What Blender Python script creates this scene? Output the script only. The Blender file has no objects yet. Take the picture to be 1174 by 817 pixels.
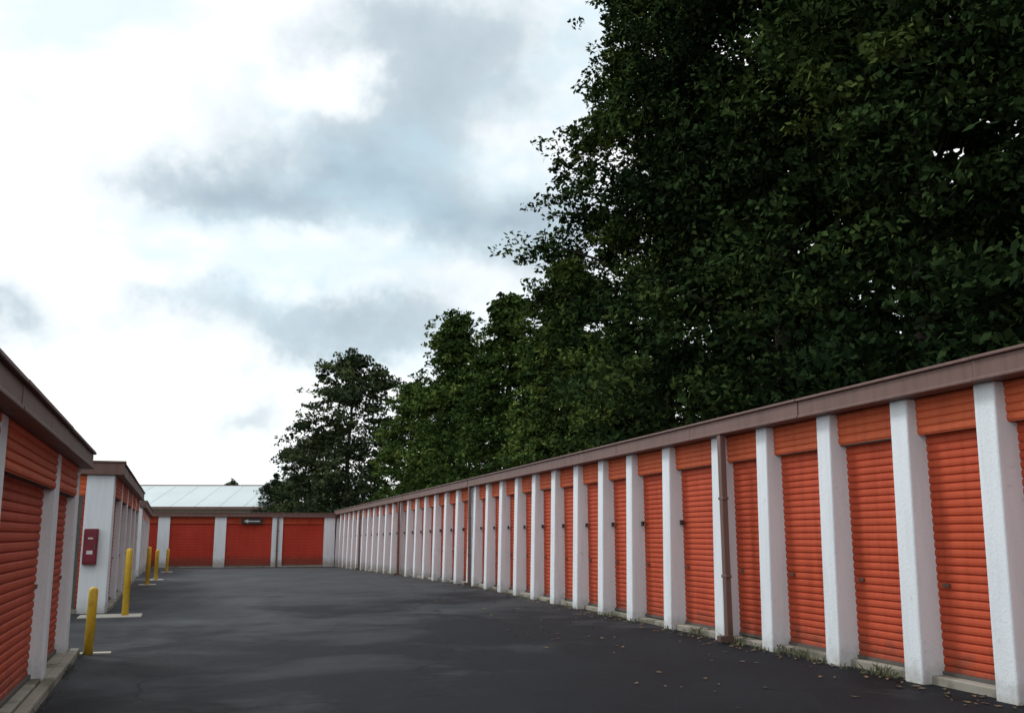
import bpy, math, random
import numpy as np
from mathutils import Vector, Matrix
random.seed(7)
scene=bpy.context.scene
scene.view_settings.view_transform='Standard'
scene.view_settings.look='None'
scene.view_settings.exposure=0

# ------------------------------------------------------------ helpers
def lerp(a,b,t): return a+(b-a)*t
def gz(y):
    t=(y-29.2)/26.8
    return -0.3*min(1,max(0,t))

def link(o,parent=None):
    scene.collection.objects.link(o)
    if parent: o.parent=parent
    return o
def empty(name,loc=(0,0,0)):
    e=bpy.data.objects.new(name,None); e.empty_display_size=.5; e.location=loc
    return link(e)

class MB:
    def __init__(s): s.v=[]; s.f=[]
    def add(s,vs,fs):
        b=len(s.v); s.v+= [tuple(v) for v in vs]; s.f+=[tuple(i+b for i in f) for f in fs]
    def hexa(s,p):   # 8 pts: bottom 4 ccw, top 4 ccw
        s.add(p,[(0,3,2,1),(4,5,6,7),(0,1,5,4),(1,2,6,5),(2,3,7,6),(3,0,4,7)])
    def tube(s,pts,rads,n=8,cap=True):
        vs=[]; fs=[]
        for i,p in enumerate(pts):
            p=Vector(p)
            a=Vector(pts[max(0,i-1)]); b=Vector(pts[min(len(pts)-1,i+1)])
            t=(b-a).normalized()
            u=t.cross(Vector((0.31,0.95,0.05)))
            if u.length<.1: u=t.cross(Vector((1,0,0)))
            u.normalize(); w=t.cross(u)
            for k in range(n):
                an=2*math.pi*k/n
                vs.append(p+(u*math.cos(an)+w*math.sin(an))*rads[i])
        for i in range(len(pts)-1):
            for k in range(n):
                k2=(k+1)%n
                fs.append((i*n+k,i*n+k2,(i+1)*n+k2,(i+1)*n+k))
        if cap:
            fs.append(tuple(reversed(range(n)))); fs.append(tuple((len(pts)-1)*n+k for k in range(n)))
        s.add(vs,fs)
    def obj(s,name,mat,parent=None,bevel=0,smooth=False):
        me=bpy.data.meshes.new(name); me.from_pydata(s.v,[],s.f); me.materials.append(mat); me.update()
        if smooth: me.shade_smooth()
        o=bpy.data.objects.new(name,me); link(o,parent)
        if bevel:
            m=o.modifiers.new('b','BEVEL'); m.width=bevel; m.segments=2; m.limit_method='ANGLE'
        return o

class Frame:
    """s along facade, o outward from facade, z up; optional slope of grade"""
    def __init__(s,P,d,out,base=0.0,slope=0.0):
        s.P=Vector((P[0],P[1])); s.d=Vector(d).normalized(); s.o=Vector(out).normalized(); s.b=base; s.k=slope
    def __call__(s,a,o,z):
        p=s.P+s.d*a+s.o*o
        return (p.x,p.y,z+s.b+s.k*a)
def fbox(mb,F,a0,a1,o0,o1,z0,z1,taper=0.0):
    mb.hexa([F(a0,o0,z0),F(a1,o0,z0),F(a1,o1+taper,z0),F(a0,o1+taper,z0),
             F(a0,o0,z1),F(a1,o0,z1),F(a1,o1,z1),F(a0,o1,z1)])
def corrug(mb,F,a0,a1,o,z0,z1,pitch=.085,dep=.017):
    prof=[]
    n=max(1,int(round((z1-z0)/pitch))); ph=(z1-z0)/n
    for i in range(n):
        zb=z0+i*ph
        prof+=[(zb,0),(zb+ph*.10,0),(zb+ph*.24,dep*.8),(zb+ph*.55,dep),(zb+ph*.88,dep*.75)]
    prof.append((z1,0))
    vs=[];fs=[]
    for (zz,dd) in prof:
        vs.append(F(a0,o+dd,zz)); vs.append(F(a1,o+dd,zz))
    for i in range(len(prof)-1):
        fs.append((2*i,2*i+1,2*i+3,2*i+2))
    mb.add(vs,fs)

# ------------------------------------------------------------ materials
def newmat(name):
    m=bpy.data.materials.new(name); m.use_nodes=True
    nt=m.node_tree; b=nt.nodes['Principled BSDF']
    return m,nt,b
def N(nt,t,**kw):
    n=nt.nodes.new(t)
    for k,v in kw.items(): setattr(n,k,v)
    return n
def L(nt,a,b): nt.links.new(a,b)
def noise(nt,vec,scale,detail=5,rough=.6,dist=0):
    n=N(nt,'ShaderNodeTexNoise'); n.inputs['Scale'].default_value=scale
    n.inputs['Detail'].default_value=detail; n.inputs['Roughness'].default_value=rough
    n.inputs['Distortion'].default_value=dist
    if vec is not None: L(nt,vec,n.inputs['Vector'])
    return n.outputs['Fac']
def ramp(nt,fac,stops):
    r=N(nt,'ShaderNodeValToRGB'); el=r.color_ramp.elements
    while len(el)<len(stops): el.new(.5)
    for e,(p,c) in zip(el,stops):
        e.position=p; e.color=(c,c,c,1) if isinstance(c,(int,float)) else (*c,1)
    L(nt,fac,r.inputs['Fac']); return r.outputs['Color']
def math_(nt,op,a,b=None,c=None):
    n=N(nt,'ShaderNodeMath',operation=op)
    for i,x in enumerate((a,b,c)):
        if x is None: continue
        if isinstance(x,(int,float)): n.inputs[i].default_value=x
        else: L(nt,x,n.inputs[i])
    return n.outputs[0]
def mix(nt,fac,a,b,blend='MIX'):
    n=N(nt,'ShaderNodeMix',data_type='RGBA',blend_type=blend)
    for i,x in ((0,fac),(6,a),(7,b)):
        if isinstance(x,(int,float)): n.inputs[i].default_value=x if i==0 else (x,x,x,1)
        elif isinstance(x,tuple): n.inputs[i].default_value=(*x,1)
        else: L(nt,x,n.inputs[i])
    return n.outputs[2]
def pos(nt): return N(nt,'ShaderNodeNewGeometry').outputs['Position']
def scaled(nt,vec,s):
    n=N(nt,'ShaderNodeVectorMath',operation='MULTIPLY'); L(nt,vec,n.inputs[0]); n.inputs[1].default_value=s
    return n.outputs[0]
def bump(nt,b,h,strength=.3,dist=.01):
    n=N(nt,'ShaderNodeBump'); n.inputs['Strength'].default_value=strength; n.inputs['Distance'].default_value=dist
    L(nt,h,n.inputs['Height']); L(nt,n.outputs[0],b.inputs['Normal'])

def paint_metal(name,col,dark,rough=.5,streak=.5):
    m,nt,b=newmat(name); p=pos(nt)
    st=noise(nt,scaled(nt,p,(3.5,3.5,.35)),2.2,4,.65)
    bl=noise(nt,p,.7,2)
    c=mix(nt,ramp(nt,st,[(.42,0),(.72,1)]),col,dark)
    c=mix(nt,ramp(nt,bl,[(.35,0),(.75,streak)]),c,tuple(min(1,x*1.2+.02) for x in col))
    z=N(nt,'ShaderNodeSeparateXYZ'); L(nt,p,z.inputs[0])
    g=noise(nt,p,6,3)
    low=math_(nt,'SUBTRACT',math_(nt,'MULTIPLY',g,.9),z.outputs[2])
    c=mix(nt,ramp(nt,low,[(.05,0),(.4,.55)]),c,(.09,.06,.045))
    L(nt,c,b.inputs['Base Color']); b.inputs['Roughness'].default_value=rough
    b.inputs['Specular IOR Level'].default_value=.22
    return m
M_door=paint_metal('door_orange',(.50,.080,.031),(.37,.052,.023),.65)
M_head=paint_metal('header_orange',(.61,.13,.047),(.48,.09,.037),.65)
M_doorf=paint_metal('door_red_orange',(.48,.048,.024),(.38,.036,.02),.6)
M_brown=paint_metal('fascia_brown',(.175,.105,.09),(.12,.072,.062),.5,.3)

m,nt,b=newmat('stucco_white'); p=pos(nt)
z=N(nt,'ShaderNodeSeparateXYZ'); L(nt,p,z.inputs[0])
st=noise(nt,scaled(nt,p,(5,5,.5)),1.6,4,.7)
c=mix(nt,ramp(nt,st,[(.45,0),(.8,.5)]),(.79,.85,.89),(.57,.62,.64))
g=noise(nt,p,5,5,.7)
low=math_(nt,'SUBTRACT',math_(nt,'MULTIPLY',g,.75),math_(nt,'MULTIPLY',z.outputs[2],1.3))
c=mix(nt,ramp(nt,low,[(.05,0),(.5,.75)]),c,(.33,.31,.26))
c=mix(nt,ramp(nt,g,[(.64,0),(.70,.35)]),c,(.43,.45,.45))
L(nt,c,b.inputs['Base Color']); b.inputs['Roughness'].default_value=.85
b.inputs['Specular IOR Level'].default_value=.2
bump(nt,b,noise(nt,p,28,3,.7),.35,.015)
M_white=m

m,nt,b=newmat('concrete'); p=pos(nt)
c=mix(nt,noise(nt,p,4,6,.7),(.20,.18,.14),(.40,.38,.33))
c=mix(nt,ramp(nt,noise(nt,p,1.5,4),[(.5,0),(.65,.8)]),c,(.09,.09,.055))
L(nt,c,b.inputs['Base Color']); b.inputs['Roughness'].default_value=.9; M_conc=m

def simple(name,col,rough=.6,metal=0,var=.3,sc=8):
    m,nt,b=newmat(name); p=pos(nt)
    c=mix(nt,ramp(nt,noise(nt,p,sc,5,.7),[(.35,0),(.7,1)]),col,tuple(x*(1-var) for x in col))
    L(nt,c,b.inputs['Base Color']); b.inputs['Roughness'].default_value=rough; b.inputs['Metallic'].default_value=metal
    return m
M_dark=simple('plate_black',(.02,.02,.022),.5)
M_steel=simple('latch_steel',(.16,.10,.08),.5,.3)
M_redbox=simple('cabinet_red',(.20,.012,.03),.4,0,.3,3)
M_label=simple('label_white',(.7,.7,.68),.5)
M_inner=simple('interior_block',(.12,.11,.10),.9)
M_roofflat=simple('roof_grey',(.25,.24,.23),.8)
M_wroof=simple('roof_pale_metal',(.52,.60,.61),.7,0,.12,.4)
M_beige=simple('wall_beige',(.38,.33,.26),.8)
M_bark=simple('bark',(.05,.042,.034),.95,0,.5,6)
m,nt,b=newmat('bollard_yellow'); p=pos(nt)
c=mix(nt,ramp(nt,noise(nt,p,9,6,.7),[(.45,0),(.7,.7)]),(.78,.50,.035),(.50,.31,.04))
c=mix(nt,ramp(nt,noise(nt,p,16,5,.8),[(.66,0),(.70,1)]),c,(.14,.08,.04))
L(nt,c,b.inputs['Base Color']); b.inputs['Roughness'].default_value=.5; M_yel=m

# asphalt
m,nt,b=newmat('asphalt'); p=pos(nt)
big=noise(nt,p,.13,3,.6,.6); mid=noise(nt,scaled(nt,p,(1.0,.4,1)),.6,6,.65,.4); fine=noise(nt,p,38,2,.8)
c=mix(nt,ramp(nt,big,[(.38,0),(.62,1)]),(.0045,.0052,.0075),(.010,.0115,.015))
c=mix(nt,ramp(nt,mid,[(.45,0),(.72,.5)]),c,(.026,.029,.034))
sp=N(nt,'ShaderNodeSeparateXYZ'); L(nt,p,sp.inputs[0])
n35=noise(nt,p,.35,5,.6,.5)
old=math_(nt,'ADD',math_(nt,'MULTIPLY',sp.outputs[1],.024),math_(nt,'ADD',math_(nt,'MULTIPLY',sp.outputs[0],-.055),math_(nt,'MULTIPLY',math_(nt,'SUBTRACT',n35,.5),2.6)))
c=mix(nt,ramp(nt,old,[(.40,0),(.62,.45),(.9,.85)]),c,(.052,.057,.063))
dn=N(nt,'ShaderNodeTexNoise'); dn.inputs['Scale'].default_value=1.2; dn.inputs['Detail'].default_value=4; L(nt,p,dn.inputs['Vector'])
dv=N(nt,'ShaderNodeVectorMath',operation='MULTIPLY_ADD'); L(nt,dn.outputs['Color'],dv.inputs[0]); dv.inputs[1].default_value=(1.1,1.1,0); L(nt,scaled(nt,p,(1,1,0)),dv.inputs[2])
vo=N(nt,'ShaderNodeTexVoronoi',feature='DISTANCE_TO_EDGE'); vo.inputs['Scale'].default_value=.17; L(nt,dv.outputs[0],vo.inputs['Vector'])
cr=ramp(nt,vo.outputs['Distance'],[(.0,1),(.006,0)])
crm=ramp(nt,n35,[(.44,0),(.56,.9)])
crf=math_(nt,'MULTIPLY',cr,crm)
c=mix(nt,crf,c,(.003,.003,.004))
c=mix(nt,ramp(nt,fine,[(.58,0),(.75,.4)]),c,(.065,.069,.074))
c=mix(nt,ramp(nt,noise(nt,p,2.3,6,.85),[(.65,0),(.70,.4)]),c,(.10,.098,.094))
L(nt,c,b.inputs['Base Color'])
L(nt,ramp(nt,mid,[(.3,.6),(.7,.85)]),b.inputs['Roughness'])
b.inputs['Specular IOR Level'].default_value=.12
bump(nt,b,fine,.5,.012); M_asph=m

m,nt,b=newmat('grass_ground'); p=pos(nt)
c=mix(nt,noise(nt,p,1.2,4,.7),(.03,.045,.015),(.09,.10,.04))
L(nt,c,b.inputs['Base Color']); b.inputs['Roughness'].default_value=.95; M_grass=m

def leafmat(name,c0,c1,c2):
    m=bpy.data.materials.new(name); m.use_nodes=True; nt=m.node_tree
    b=nt.nodes['Principled BSDF']; out=nt.nodes['Material Output']; nt.nodes.remove(b)
    at=N(nt,'ShaderNodeAttribute',attribute_name='tint')
    oi=N(nt,'ShaderNodeObjectInfo')
    f=math_(nt,'ADD',at.outputs['Fac'],math_(nt,'MULTIPLY',math_(nt,'SUBTRACT',oi.outputs['Random'],.5),.3))
    c=ramp(nt,f,[(.1,c0),(.6,c1),(1.0,c2)])
    d=N(nt,'ShaderNodeBsdfDiffuse'); L(nt,c,d.inputs['Color'])
    L(nt,d.outputs[0],out.inputs['Surface'])
    return m
M_leafD=leafmat('foliage_dark',(.013,.025,.011),(.038,.064,.022),(.095,.135,.036))
M_leafM=leafmat('foliage_mid',(.035,.062,.020),(.085,.135,.035),(.18,.23,.06))
M_leafG=leafmat('foliage_dull',(.020,.033,.020),(.050,.072,.036),(.09,.115,.05))

# ------------------------------------------------------------ ground
def sheet(name,mat,ys,xl,xr,dz,nx=6):
    vs=[];fs=[]
    for y in ys:
        for i in range(nx+1):
            vs.append((lerp(xl(y),xr(y),i/nx),y,gz(y)+dz))
    for j in range(len(ys)-1):
        for i in range(nx):
            a=j*(nx+1)+i; fs.append((a,a+1,a+nx+2,a+nx+1))
    me=bpy.data.meshes.new(name); me.from_pydata(vs,[],fs); me.materials.append(mat)
    return link(bpy.data.objects.new(name,me))
ys=[-600,-200,-60,-20,0,15,29.2,32,36,40,44,48,52,56,60,80,150,300,700,1500]
sheet('ground',M_grass,ys,lambda y:-1200,lambda y:1200,-.004)
ya=[-20,0,15,29.2,32,36,40,44,48,52,56,60]
sheet('asphalt_road',M_asph,ya,lambda y:-60,lambda y:8.5-.2875*y,0.0)

# ------------------------------------------------------------ storage buildings
def storage(name,segs,door=M_door):
    par=empty(name)
    W=MB();D=MB();H=MB();Fa=MB();C=MB();Bk=MB();St=MB();Ds=MB();Rf=MB()
    for sg in segs:
        F=sg['F']; pc=sg['pil']; pw=sg['pw']; zt=sg['top']; zf=zt-sg.get('fh',.24)
        zh=sg['head']; dep=sg.get('dep',.16); zb=sg.get('zb',.09)
        a0,a1=sg['a0'],sg['a1']; Wd=sg.get('depth',4.0)
        for i,c in enumerate(pc):
            w=pw*random.uniform(.96,1.04)
            fbox(W,F,c-w/2,c+w/2,-.35,0,-.12,zf-.002,sg.get('taper',.05))
        for i in range(len(pc)-1):
            lo,hi=sorted((pc[i],pc[i+1])); wa=(pw/2-.01)
            l=lo+wa; r=hi-wa
            dj=random.uniform(-.012,.012)
            corrug(D,F,l,r,-dep-.07+dj,zb,zh+.05)
            corrug(H,F,l,r,-dep+.03,zh+random.uniform(-.012,.012),zf)
            fbox(Bk,F,l,r,-dep-.05,-dep+.022,zh-.004,zh+.01)
            fbox(C,F,l,r,-.5,-dep+.06+random.uniform(-.02,.08),-.12,zb-.01+random.uniform(-.01,.012))
            fbox(Bk,F,l,r,-dep-.06,-dep-.03,zb,zb+.035)
            am=l+.16 if sg.get('latchlo') else r-.16
            fbox(St,F,am-.045,am+.045,-dep-.045,-dep-.03,.97,1.01)
        n=max(1,int(round((a1-a0)/3.0))); q=(a1-a0)/n
        for k in range(n):
            x0=a0+k*q; x1=x0+q-.006
            j=random.uniform(-.006,.006)
            fbox(Fa,F,x0,x1,-.1,.13+j,zf,zt-.035)
            fbox(Fa,F,x0,x1,-.1,.165+j,zt-.034,zt)
            fbox(Fa,F,x0,x1,-.098,.15+j,zf-.004,zf+.03)
        fbox(Bk,F,a0+.02,a1-.02,-Wd+.2,-.56,-.12,zf-.01)
        fbox(Rf,F,a0,a1,-Wd,-.103,zt-.12,zt-.03)
        fbox(W,F,a0+.052,a0+.25,-Wd+.1,-.352,-.12,zf-.006)
        fbox(W,F,a1-.25,a1-.052,-Wd+.1,-.352,-.12,zf-.006)
        fbox(W,F,a0+.26,a1-.26,-Wd+.1,-Wd+.19,-.12,zf-.006)
        for dsx in sg.get('down',[]):
            fbox(Ds,F,dsx-.05,dsx+.05,.055,.14,.1,zf-.006)
            fbox(Ds,F,dsx-.055,dsx+.055,.05,.26,.02,.105)
            for zz in (.9,2.0): fbox(Ds,F,dsx-.075,dsx+.075,.052,.146,zz,zz+.04)
    W.obj('pilasters_and_walls',M_white,par,.018); D.obj('rollup_doors',door,par); H.obj('door_headers',M_head if door is M_door else M_door,par)
    Fa.obj('roof_fascia',M_brown,par,.008); C.obj('concrete_sills',M_conc,par,.015); Bk.obj('inner_shell',M_inner,par)
    Rf.obj('roof',M_roofflat,par)
    St.obj('door_latches',M_steel,par)
    if Ds.v: Ds.obj('downspouts',M_brown,par,.008)
    return par

nR=Vector((.9611,.2763)); dR=Vector((-.2763,.9611))
P0=nR*6.87
F1=Frame(P0,dR,-nR)
pil=[-4.4,-2.95,-1.5,0.0,1.48,2.98,4.48,5.97,7.40,8.65,10.05,11.5,12.8,14.55,16.12,17.55,19.0,20.5,22.0,23.5,25.0,26.5,28.0]
s1=dict(F=F1,pil=pil,pw=.28,top=3.19,head=2.56,a0=-4.6,a1=28.34,down=[12.72-.28,28.22],latchlo=False,taper=.06)
P1=P0+dR*28.4; P2=Vector((-10.3,56.0)); d2=(P2-P1); L2=d2.length; d2.normalize(); o2=Vector((-d2.y,d2.x))
if o2.x>0: o2=-o2
F2=Frame(P1,d2,o2,0,-.3/L2)
n2=19
s2=dict(F=F2,pil=[.2+i*(L2-.4)/n2 for i in range(n2+1)],pw=.28,top=3.19,head=2.56,a0=.0,a1=L2-.05,down=[10.2,19.5],taper=.06)
rb=storage('storage_building',[s1,s2])
Pl=MB()
for c in pil[13:]:
    fbox(Pl,F1,c-.25,c-.175,-.17,-.14,1.66,1.74)
for c in s2['pil'][:-1]:
    fbox(Pl,F2,c-.26,c-.17,-.17,-.14,1.65,1.74)
Pl.obj('unit_number_plates',M_dark,rb)

dL=Vector((-.3338,.9426)); oL=Vector((.9426,.3338)); PL=Vector((-5.62,12.35))
FB1=Frame(PL,-dL,oL)
b1=storage('storage_building',[dict(F=FB1,pil=[.2,2.45,6.0,9.2,12.4],pw=.27,top=2.57,head=1.97,a0=-.05,a1=12.6,depth=9,fh=.22,taper=.03,latchlo=True,dep=.05)])
kb=MB()
fbox(kb,FB1,-.1,12.7,.035,.15,-.1,.085); kb.obj('concrete_footing',M_conc,b1,.02)

def slen(y0,y1): return (y1-y0)/.9426
PB2=Vector((-7.99,19.1)); LB2=slen(19.1,33.5)
FB2=Frame(PB2,dL,oL)
p2=[.2]+[.2+i*(LB2-.4)/5 for i in range(1,6)]
b2=storage('storage_building',[dict(F=FB2,pil=p2,pw=.34,top=2.95,head=2.27,a0=-.05,a1=LB2,depth=9.3,fh=.27,taper=.02,dep=.05)])
leftd=Vector((-.9426,-.3338)); FE=Frame(PB2+Vector((0,0)),leftd,-dL)
W=MB();D=MB();H=MB();Fa=MB();C=MB()
fbox(W,FE,.003,.52,.0,.09,-.1,2.675)
for c in (3.9,7.3): fbox(W,FE,c-.25,c+.25,.001,.09,-.1,2.675)
for (l,r) in ((.52,3.65),(4.15,7.05)):
    corrug(D,FE,l,r,.008,.09,2.3,.1); corrug(H,FE,l,r,.04,2.27,2.675,.1)
    fbox(C,FE,l,r,.002,.10,-.1,.085)
fbox(W,FE,7.55,9.2,.001,.09,-.1,2.675)
fbox(Fa,FE,-.165,9.3,.052,.21,2.68,2.915); fbox(Fa,FE,-.19,9.3,.052,.24,2.916,2.953)
W.obj('end_wall_piers',M_white,b2,.015);D.obj('end_door',M_door,b2);H.obj('end_header',M_head,b2);Fa.obj('end_fascia',M_brown,b2,.008);C.obj('end_sill',M_conc,b2)

PB3=PL+dL*slen(12.35,37.5); LB3=slen(37.5,50.0)
FB3=Frame(PB3,dL,oL,-.12,-.01)
b3=storage('storage_building',[dict(F=FB3,pil=[.2+i*(LB3-.4)/6 for i in range(7)],pw=.34,top=2.95,head=2.3,a0=-.05,a1=LB3,depth=9.3,fh=.27,taper=.02,dep=.05)])

dF=Vector((-.9483,-.3173)); oF=Vector((.3173,-.9483))
FF=Frame(P2+Vector((0.25,-.3)),dF,oF,-.3)
pf=[.55,3.5,6.62,9.6,12.7,15.8,18.9]
b4=storage('storage_building',[dict(F=FF,pil=pf,pw=.62,top=3.05,head=2.42,a0=-.2,a1=19.2,depth=7,fh=.25,taper=0,down=[3.5])],door=M_doorf)
ar=empty('arrow_sign')
A=MB(); fbox(A,FF,4.35,5.5,-.12,.04,2.40,2.72); A.obj('sign_board',M_dark,ar,.01)
A=MB()
A.add([FF(5.38,.046,2.56),FF(5.14,.046,2.45),FF(5.14,.046,2.67)],[(0,1,2)])
A.add([FF(5.14,.046,2.53),FF(4.5,.046,2.53),FF(4.5,.046,2.59),FF(5.14,.046,2.59)],[(0,1,2,3)])
A.obj('arrow',M_label,ar)

# ------------------------------------------------------------ cabinet on end wall
cab=empty('fire_extinguisher_cabinet')
A=MB(); fbox(A,FE,.22,.48,.091,.22,.93,1.62); A.obj('case',M_redbox,cab,.015)
A=MB(); fbox(A,FE,.25,.45,.22,.232,.97,1.58); A.obj('door',M_redbox,cab,.008)
A=MB(); fbox(A,FE,.30,.41,.233,.237,1.13,1.2); fbox(A,FE,.31,.40,.233,.237,1.42,1.45); A.obj('label',M_label,cab)
A=MB(); fbox(A,FE,.26,.28,.232,.255,1.22,1.34); A.obj('handle',M_steel,cab,.004)

# ------------------------------------------------------------ bollards
m,nt,b=newmat('concrete_pale'); p=pos(nt)
c=mix(nt,noise(nt,p,6,6,.7),(.33,.31,.27),(.58,.56,.5)); L(nt,c,b.inputs['Base Color']); b.inputs['Roughness'].default_value=.9; M_conc2=m
def bollard(x,y,h,r,pad):
    e=empty('bollard',(x,y,gz(y)))
    mb=MB(); pr=[(0,r),(h-.06,r),(h-.03,r*.9),(h-.008,r*.6),(h,.01)]
    lean=random.uniform(-.012,.012)
    mb.tube([(lean*z,lean*.5*z,z) for z,_ in pr],[q for _,q in pr],20)
    mb.obj('post',M_yel,e,smooth=True)
    mb=MB(); ax,ay,cx,cy=pad
    G=Frame((0,0),(-.3338,.9426),(.9426,.3338))
    fbox(mb,G,ay-cy,ay+cy,ax-cx,ax+cx,-.05,.018); mb.obj('concrete_pad',M_conc2,e,.006)
bollard(-5.42,12.53,.84,.058,(0.0,.05,.27,.07))
bollard(-7.30,18.35,1.25,.062,(-.25,0,.55,.35))
bollard(-11.2,29.7,1.15,.065,(0,0,.25,.25))
bollard(-12.5,33.9,1.05,.065,(0,0,.25,.25))
bollard(-15.75,44,1.05,.065,(0,0,.25,.25))

# ------------------------------------------------------------ pale metal-roofed building behind
wb=empty('warehouse_building')
FW=Frame((-18.3,70.5),(-.9986,-.03),(.03,-.9986),-.3)
A=MB(); fbox(A,FW,0,22,-13.8,-.3,0,3.75); A.obj('walls',M_beige,wb)
A=MB()
def slope(mb,a0,a1,o0,z0,o1,z1,th=.06):
    mb.hexa([FW(a0,o0,z0-th),FW(a1,o0,z0-th),FW(a1,o1,z1-th),FW(a0,o1,z1-th),FW(a0,o0,z0),FW(a1,o0,z0),FW(a1,o1,z1),FW(a0,o1,z1)])
slope(A,-.3,22.3,0.1,3.85,-7,5.75); slope(A,-.3,22.3,-14.1,3.85,-7.003,5.75)
for k in range(13):
    a=-.3+k*1.8; slope(A,a,a+.05,0.1,3.87,-7,5.77,.045)
A.obj('metal_roof',M_wroof,wb)
A=MB(); fbox(A,FW,-.3,22.3,-7.1,-6.9,5.74,5.80); fbox(A,FW,-.3,22.3,.103,.22,3.62,3.84); A.obj('ridge_cap_and_gutter',M_brown,wb)
A=MB(); A.add([FW(0,-.3,3.75),FW(0,-13.8,3.75),FW(0,-7,5.6)],[(0,1,2)]); A.add([FW(22,-.3,3.75),FW(22,-13.8,3.75),FW(22,-7,5.6)],[(0,2,1)]); A.obj('gables',M_beige,wb)

# ------------------------------------------------------------ trees
def tree_data(name,H,R,seed,nclump,nleaf,leaf,mat,base=1.2,p=.75,low=.45,limbs=42,crs=.21):
    rng=np.random.default_rng(seed)
    t=rng.random(nclump)**.9
    prof=np.minimum(1,low+t/.22*(1-low))*np.clip(1-t,0,1)**p
    ang=rng.random(nclump)*2*np.pi
    ph=rng.random(4)*6.28
    lobes=1+.14*np.sin(2*ang+ph[0]+t*5)+.12*np.sin(3*ang+ph[1]-t*9)+.10*np.sin(5*ang+t*21+ph[2])
    rad=R*prof*lobes*np.sqrt(rng.uniform(.12,1,nclump))
    wob=.25*np.sin(t*6+ph[3])
    cx=rad*np.cos(ang)+wob; cy=rad*np.sin(ang); cz=base+(H-base)*t+rng.normal(0,.25,nclump)
    cr=(R*crs)*(1-.35*t)*rng.uniform(.5,1.35,nclump)
    n=nclump*nleaf
    ci=np.repeat(np.arange(nclump),nleaf)
    g=rng.normal(0,1,(n,3)); ln=np.linalg.norm(g,axis=1,keepdims=True)
    g=g/ln*(rng.random((n,1))**.42)*1.25
    ns=11
    sp=rng.normal(0,.55,(nclump,ns,3)); si=rng.integers(0,ns,n)
    g=g*.38+sp[ci,si]
    pts=np.stack([cx[ci],cy[ci],cz[ci]],1)+g*cr[ci][:,None]*np.array([1.2,1.2,.62])
    # boughs droop away from the trunk
    rr=np.hypot(pts[:,0]-cx[ci]*.6,pts[:,1]-cy[ci]*.6); pts[:,2]-=.10*rr
    pts[:,2]=np.maximum(pts[:,2],.3)
    a=rng.normal(0,1,(n,3)); a[:,2]=a[:,2]*.6-.35; a/=np.linalg.norm(a,axis=1,keepdims=True)
    nn=rng.normal(0,1,(n,3)); nn[:,2]+=1.1
    bb=np.cross(a,nn); bb/=np.linalg.norm(bb,axis=1,keepdims=True)+1e-6
    s=leaf*rng.uniform(.5,1.35,(n,1))
    v=np.empty((n,4,3)); v[:,0]=pts-a*s*.55; v[:,1]=pts+bb*s*.34-a*s*.08; v[:,2]=pts+a*s*.7; v[:,3]=pts-bb*s*.34-a*s*.08
    me=bpy.data.meshes.new(name+'_crown'); me.vertices.add(n*4); me.loops.add(n*4); me.polygons.add(n)
    me.vertices.foreach_set('co',v.reshape(-1)); me.loops.foreach_set('vertex_index',np.arange(n*4,dtype=np.int32))
    me.polygons.foreach_set('loop_start',np.arange(0,n*4,4,dtype=np.int32)); me.polygons.foreach_set('loop_total',np.full(n,4,dtype=np.int32))
    me.update(calc_edges=True)
    ct=rng.normal(.42,.22,nclump); tint=np.clip(ct[ci]+rng.normal(0,.10,n),0,1)
    at=me.attributes.new('tint','FLOAT','POINT'); at.data.foreach_set('value',np.repeat(tint,4).astype(np.float32))
    me.materials.append(mat)
    mb=MB(); zs=[0,.4,H*.25,H*.5,H*.75,H*.95]; tr=.018*H
    mb.tube([(.25*math.sin(6*zz/H+ph[3])*(zz/H),0.1*math.sin(zz),zz) for zz in zs],[tr*1.35,tr,tr*.8,tr*.55,tr*.3,.03],10)
    for i in rng.choice(nclump,min(nclump,limbs),replace=False):
        zc=max(.8,cz[i]-.5*math.hypot(cx[i],cy[i])-.3)
        mp=(cx[i]*.5,cy[i]*.5,lerp(zc,cz[i],.6)+.1)
        mb.tube([(0.05,0,zc),mp,(cx[i],cy[i],cz[i])],[tr*.22,tr*.13,.015],5,False)
    tm=bpy.data.meshes.new(name+'_trunk'); tm.from_pydata(mb.v,[],mb.f); tm.materials.append(M_bark); tm.shade_smooth()
    return me,tm
def place(name,data,x,y,sc,rot,sz=None):
    e=empty(name,(x,y,gz(y)-.05)); e.rotation_euler=(0,0,rot); e.scale=(sc,sc,sz or sc)
    for nm,me in (('crown',data[0]),('trunk',data[1])):
        link(bpy.data.objects.new(nm,me),e)
    return e
TA=tree_data('bigA',22,4.7,11,320,400,.150,M_leafD,1.0,.42,.5)
TB=tree_data('bigB',21,5.0,23,320,400,.150,M_leafD,1.0,.5,.6)
TF=tree_data('backF',21,5.0,67,150,70,.55,M_leafD,1.0,.45,.6,8,.28)
TC=tree_data('midC',13.2,3.5,31,230,190,.19,M_leafM,.4,.55,.75)
TD=tree_data('midD',13,3.4,47,230,190,.19,M_leafM,.4,.45,.75)
TE=tree_data('roundE',13.6,4.6,59,260,170,.22,M_leafG,.4,.33,.8)

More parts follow.
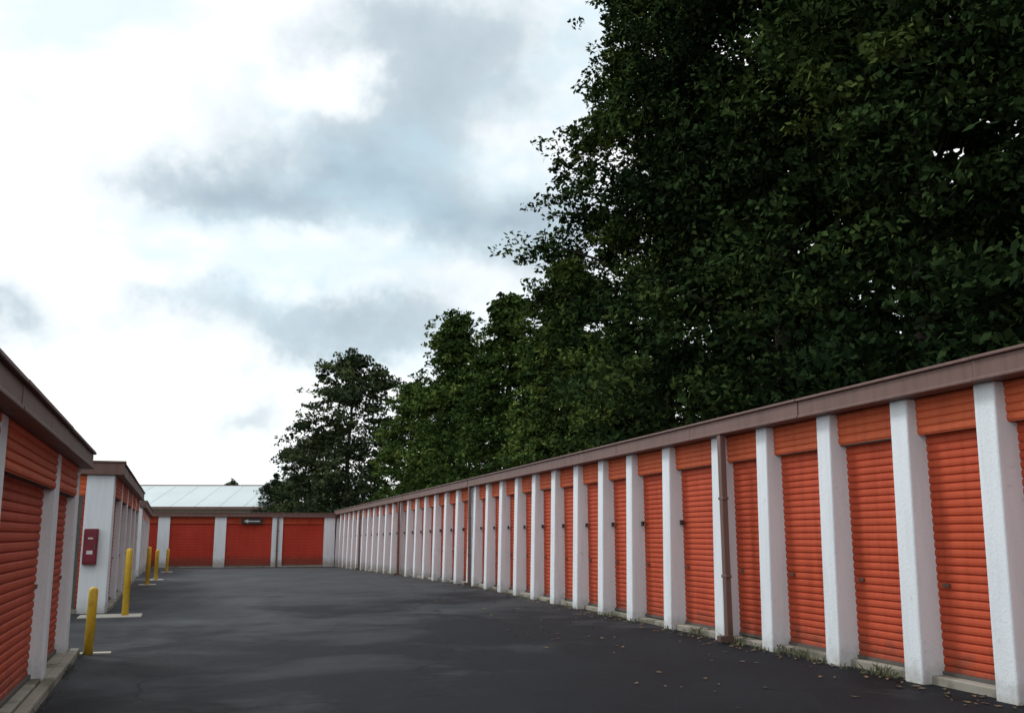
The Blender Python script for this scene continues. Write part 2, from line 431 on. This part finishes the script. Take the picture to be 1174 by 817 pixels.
place('sweetgum_tree',TA,5.0,30.5,1.0,.3)
place('sweetgum_tree',TB,6.9,23.5,1.0,1.1)
place('sweetgum_tree',TA,8.2,18.2,.95,2.2,1.0)
place('sweetgum_tree',TB,9.8,12.6,.95,3.3,1.0)
place('sweetgum_tree',TF,11.3,7.0,.95,4.4)  # unseen tree off frame right, added to darken the light there
place('sweetgum_tree',TF,12.0,29.5,1.0,5.0)
place('sweetgum_tree',TF,14.5,20.0,1.1,.9)
place('sweetgum_tree',TF,9.0,39,.95,2.7)
place('maple_tree',TC,2.3,37.5,.92,.5,.95)
place('maple_tree',TD,-.1,42,.95,1.7,.95)
place('maple_tree',TC,-2.8,49.0,.95,2.9,.98)
place('maple_tree',TD,-6.2,59,.88,4.0,.86)
place('maple_tree',TC,-3.8,57,.85,5.2)
place('maple_tree',TD,1.6,31.6,.62,.2,.66)
place('maple_tree',TC,3.2,27.2,.55,3.0,.55)
place('oak_tree',TE,-11.4,66,1.0,.4,1.03)
place('oak_tree',TE,-15.0,69,.62,3.1)
place('oak_tree',TE,-17.6,71,.42,4.1)
place('oak_tree',TE,-36,122,.5,1.4,.62)

# ------------------------------------------------------------ weeds and litter along wall bases
rng=random.Random(5); mb=MB()
def tuft(F,s,o,n,hh):
    for _ in range(n):
        a=s+rng.gauss(0,.07); q=o+rng.gauss(0,.04); h=hh*rng.uniform(.4,1.2); w=.006+.006*rng.random()
        dx=rng.gauss(0,h*.5); dy=rng.gauss(0,h*.4)
        mb.add([F(a-w,q,0),F(a+w,q,0),F(a+dx*.4+w*.8,q+dy*.4,h*.65),F(a+dx,q+dy,h)],[(0,1,2,3)])
for _ in range(60): tuft(F1,rng.uniform(9,28),rng.uniform(-.05,.12),12,.07)
for _ in range(30): tuft(F2,rng.uniform(0,25),rng.uniform(-.05,.12),14,.09)
for _ in range(10): tuft(F1,rng.choice([9.3,10.9,13.6,13.8,12.4])+rng.gauss(0,.2),-.02,16,.11)
for _ in range(12): tuft(FB1,rng.uniform(0,5),.17,10,.07)
m=simple('weed_green',(.09,.10,.04),.8,0,.5,30); mb.obj('weeds',m)
mb=MB()
for _ in range(620):
    u=rng.random()
    F,s=(F1,rng.uniform(6.5,28)) if u<.7 else (F2,rng.uniform(0,20))
    o=abs(rng.gauss(.05,.28)) if rng.random()<.75 else rng.uniform(.1,3); z=.012; r=.02+.03*rng.random(); an=rng.random()*6.28
    pts=[F(s+r*math.cos(an+k*1.57)*(1 if k%2 else .6),o+r*math.sin(an+k*1.57)*(1 if k%2 else .6),z+rng.uniform(-.004,.014)) for k in range(4)]
    mb.add(pts,[(0,1,2,3)])
mb.obj('fallen_leaves',simple('dry_leaf',(.17,.11,.05),.85,0,.5,20))

# ------------------------------------------------------------ world
w=bpy.data.worlds.new("World"); scene.world=w; w.use_nodes=True; nt=w.node_tree; nt.nodes.clear()
out=N(nt,'ShaderNodeOutputWorld')
sky=N(nt,'ShaderNodeTexSky',sky_type='NISHITA'); sky.sun_disc=False
az=math.radians(-62); el=math.radians(46)
sky.sun_elevation=el; sky.sun_rotation=az
tc=N(nt,'ShaderNodeTexCoord'); dirv=tc.outputs['Generated']
se=N(nt,'ShaderNodeSeparateXYZ'); L(nt,dirv,se.inputs[0])
A_=math_(nt,'ARCTAN2',se.outputs[0],se.outputs[1]); E_=math_(nt,'ARCSINE',se.outputs[2])
n1=N(nt,'ShaderNodeTexNoise'); n1.inputs['Scale'].default_value=7; n1.inputs['Detail'].default_value=5; n1.inputs['Roughness'].default_value=.6; L(nt,dirv,n1.inputs['Vector'])
sc=N(nt,'ShaderNodeSeparateColor'); L(nt,n1.outputs['Color'],sc.inputs[0])
Aw=math_(nt,'ADD',A_,math_(nt,'MULTIPLY',math_(nt,'SUBTRACT',sc.outputs[0],.5),.26))
Ew=math_(nt,'ADD',E_,math_(nt,'MULTIPLY',math_(nt,'SUBTRACT',sc.outputs[1],.5),.17))
def blob(a,e,sa,see,amp):
    x=math_(nt,'DIVIDE',math_(nt,'SUBTRACT',Aw,a),sa); y=math_(nt,'DIVIDE',math_(nt,'SUBTRACT',Ew,e),see)
    q=math_(nt,'ADD',math_(nt,'MULTIPLY',x,x),math_(nt,'MULTIPLY',y,y))
    return math_(nt,'MULTIPLY',math_(nt,'EXPONENT',math_(nt,'MULTIPLY',q,-1)),amp)
blobs=[(-.15,.40,.17,.085,.5),(-.06,.335,.17,.04,.48),(-.31,.345,.10,.033,.5),(-.03,.50,.13,.08,.38),(-.17,.52,.11,.06,.25),(-.185,.215,.17,.032,.6),
 (-.52,.215,.05,.028,.42),(-.262,.13,.06,.022,.3),(-.34,.24,.05,.02,.25),(-.22,.45,.06,.035,-.42),(.02,.28,.12,.04,.25)]
tot=None
for bb in blobs:
    v=blob(*bb); tot=v if tot is None else math_(nt,'ADD',tot,v)
n2_=sc.outputs[2]
tot=math_(nt,'ADD',tot,math_(nt,'MULTIPLY',math_(nt,'SUBTRACT',n2_,.53),.55))
cc=ramp(nt,tot,[(0.03,(1.0,1.0,1.0)),(.20,(.80,.85,.87)),(.42,(.52,.60,.64)),(.85,(.30,.39,.45))])
wisp=ramp(nt,noise(nt,scaled(nt,dirv,(1,1,2.2)),3.6,4,.6),[(.50,0),(.66,.5)])
cc=mix(nt,wisp,cc,(.52,.72,.80))
bgc=N(nt,'ShaderNodeBackground'); L(nt,cc,bgc.inputs[0]); bgc.inputs[1].default_value=1.22
bgs=N(nt,'ShaderNodeBackground'); L(nt,sky.outputs[0],bgs.inputs[0]); bgs.inputs[1].default_value=.12
ms=N(nt,'ShaderNodeMixShader'); ms.inputs[0].default_value=.88
L(nt,bgs.outputs[0],ms.inputs[1]); L(nt,bgc.outputs[0],ms.inputs[2]); L(nt,ms.outputs[0],out.inputs[0])

sd=bpy.data.lights.new('sun','SUN'); sd.energy=1.5; sd.angle=math.radians(12); sd.color=(1,.99,.96)
so=link(bpy.data.objects.new('sun',sd))
dv=Vector((math.sin(az)*math.cos(el),math.cos(az)*math.cos(el),math.sin(el)))
so.rotation_euler=dv.to_track_quat('Z','Y').to_euler()

cam=bpy.data.cameras.new('camera'); co=link(bpy.data.objects.new('camera',cam))
co.location=(0,0,1.5); co.rotation_euler=(math.radians(90+10.72),0,0)
cam.sensor_width=36; cam.lens=33.1; cam.clip_end=3000; cam.clip_start=.05
scene.camera=co
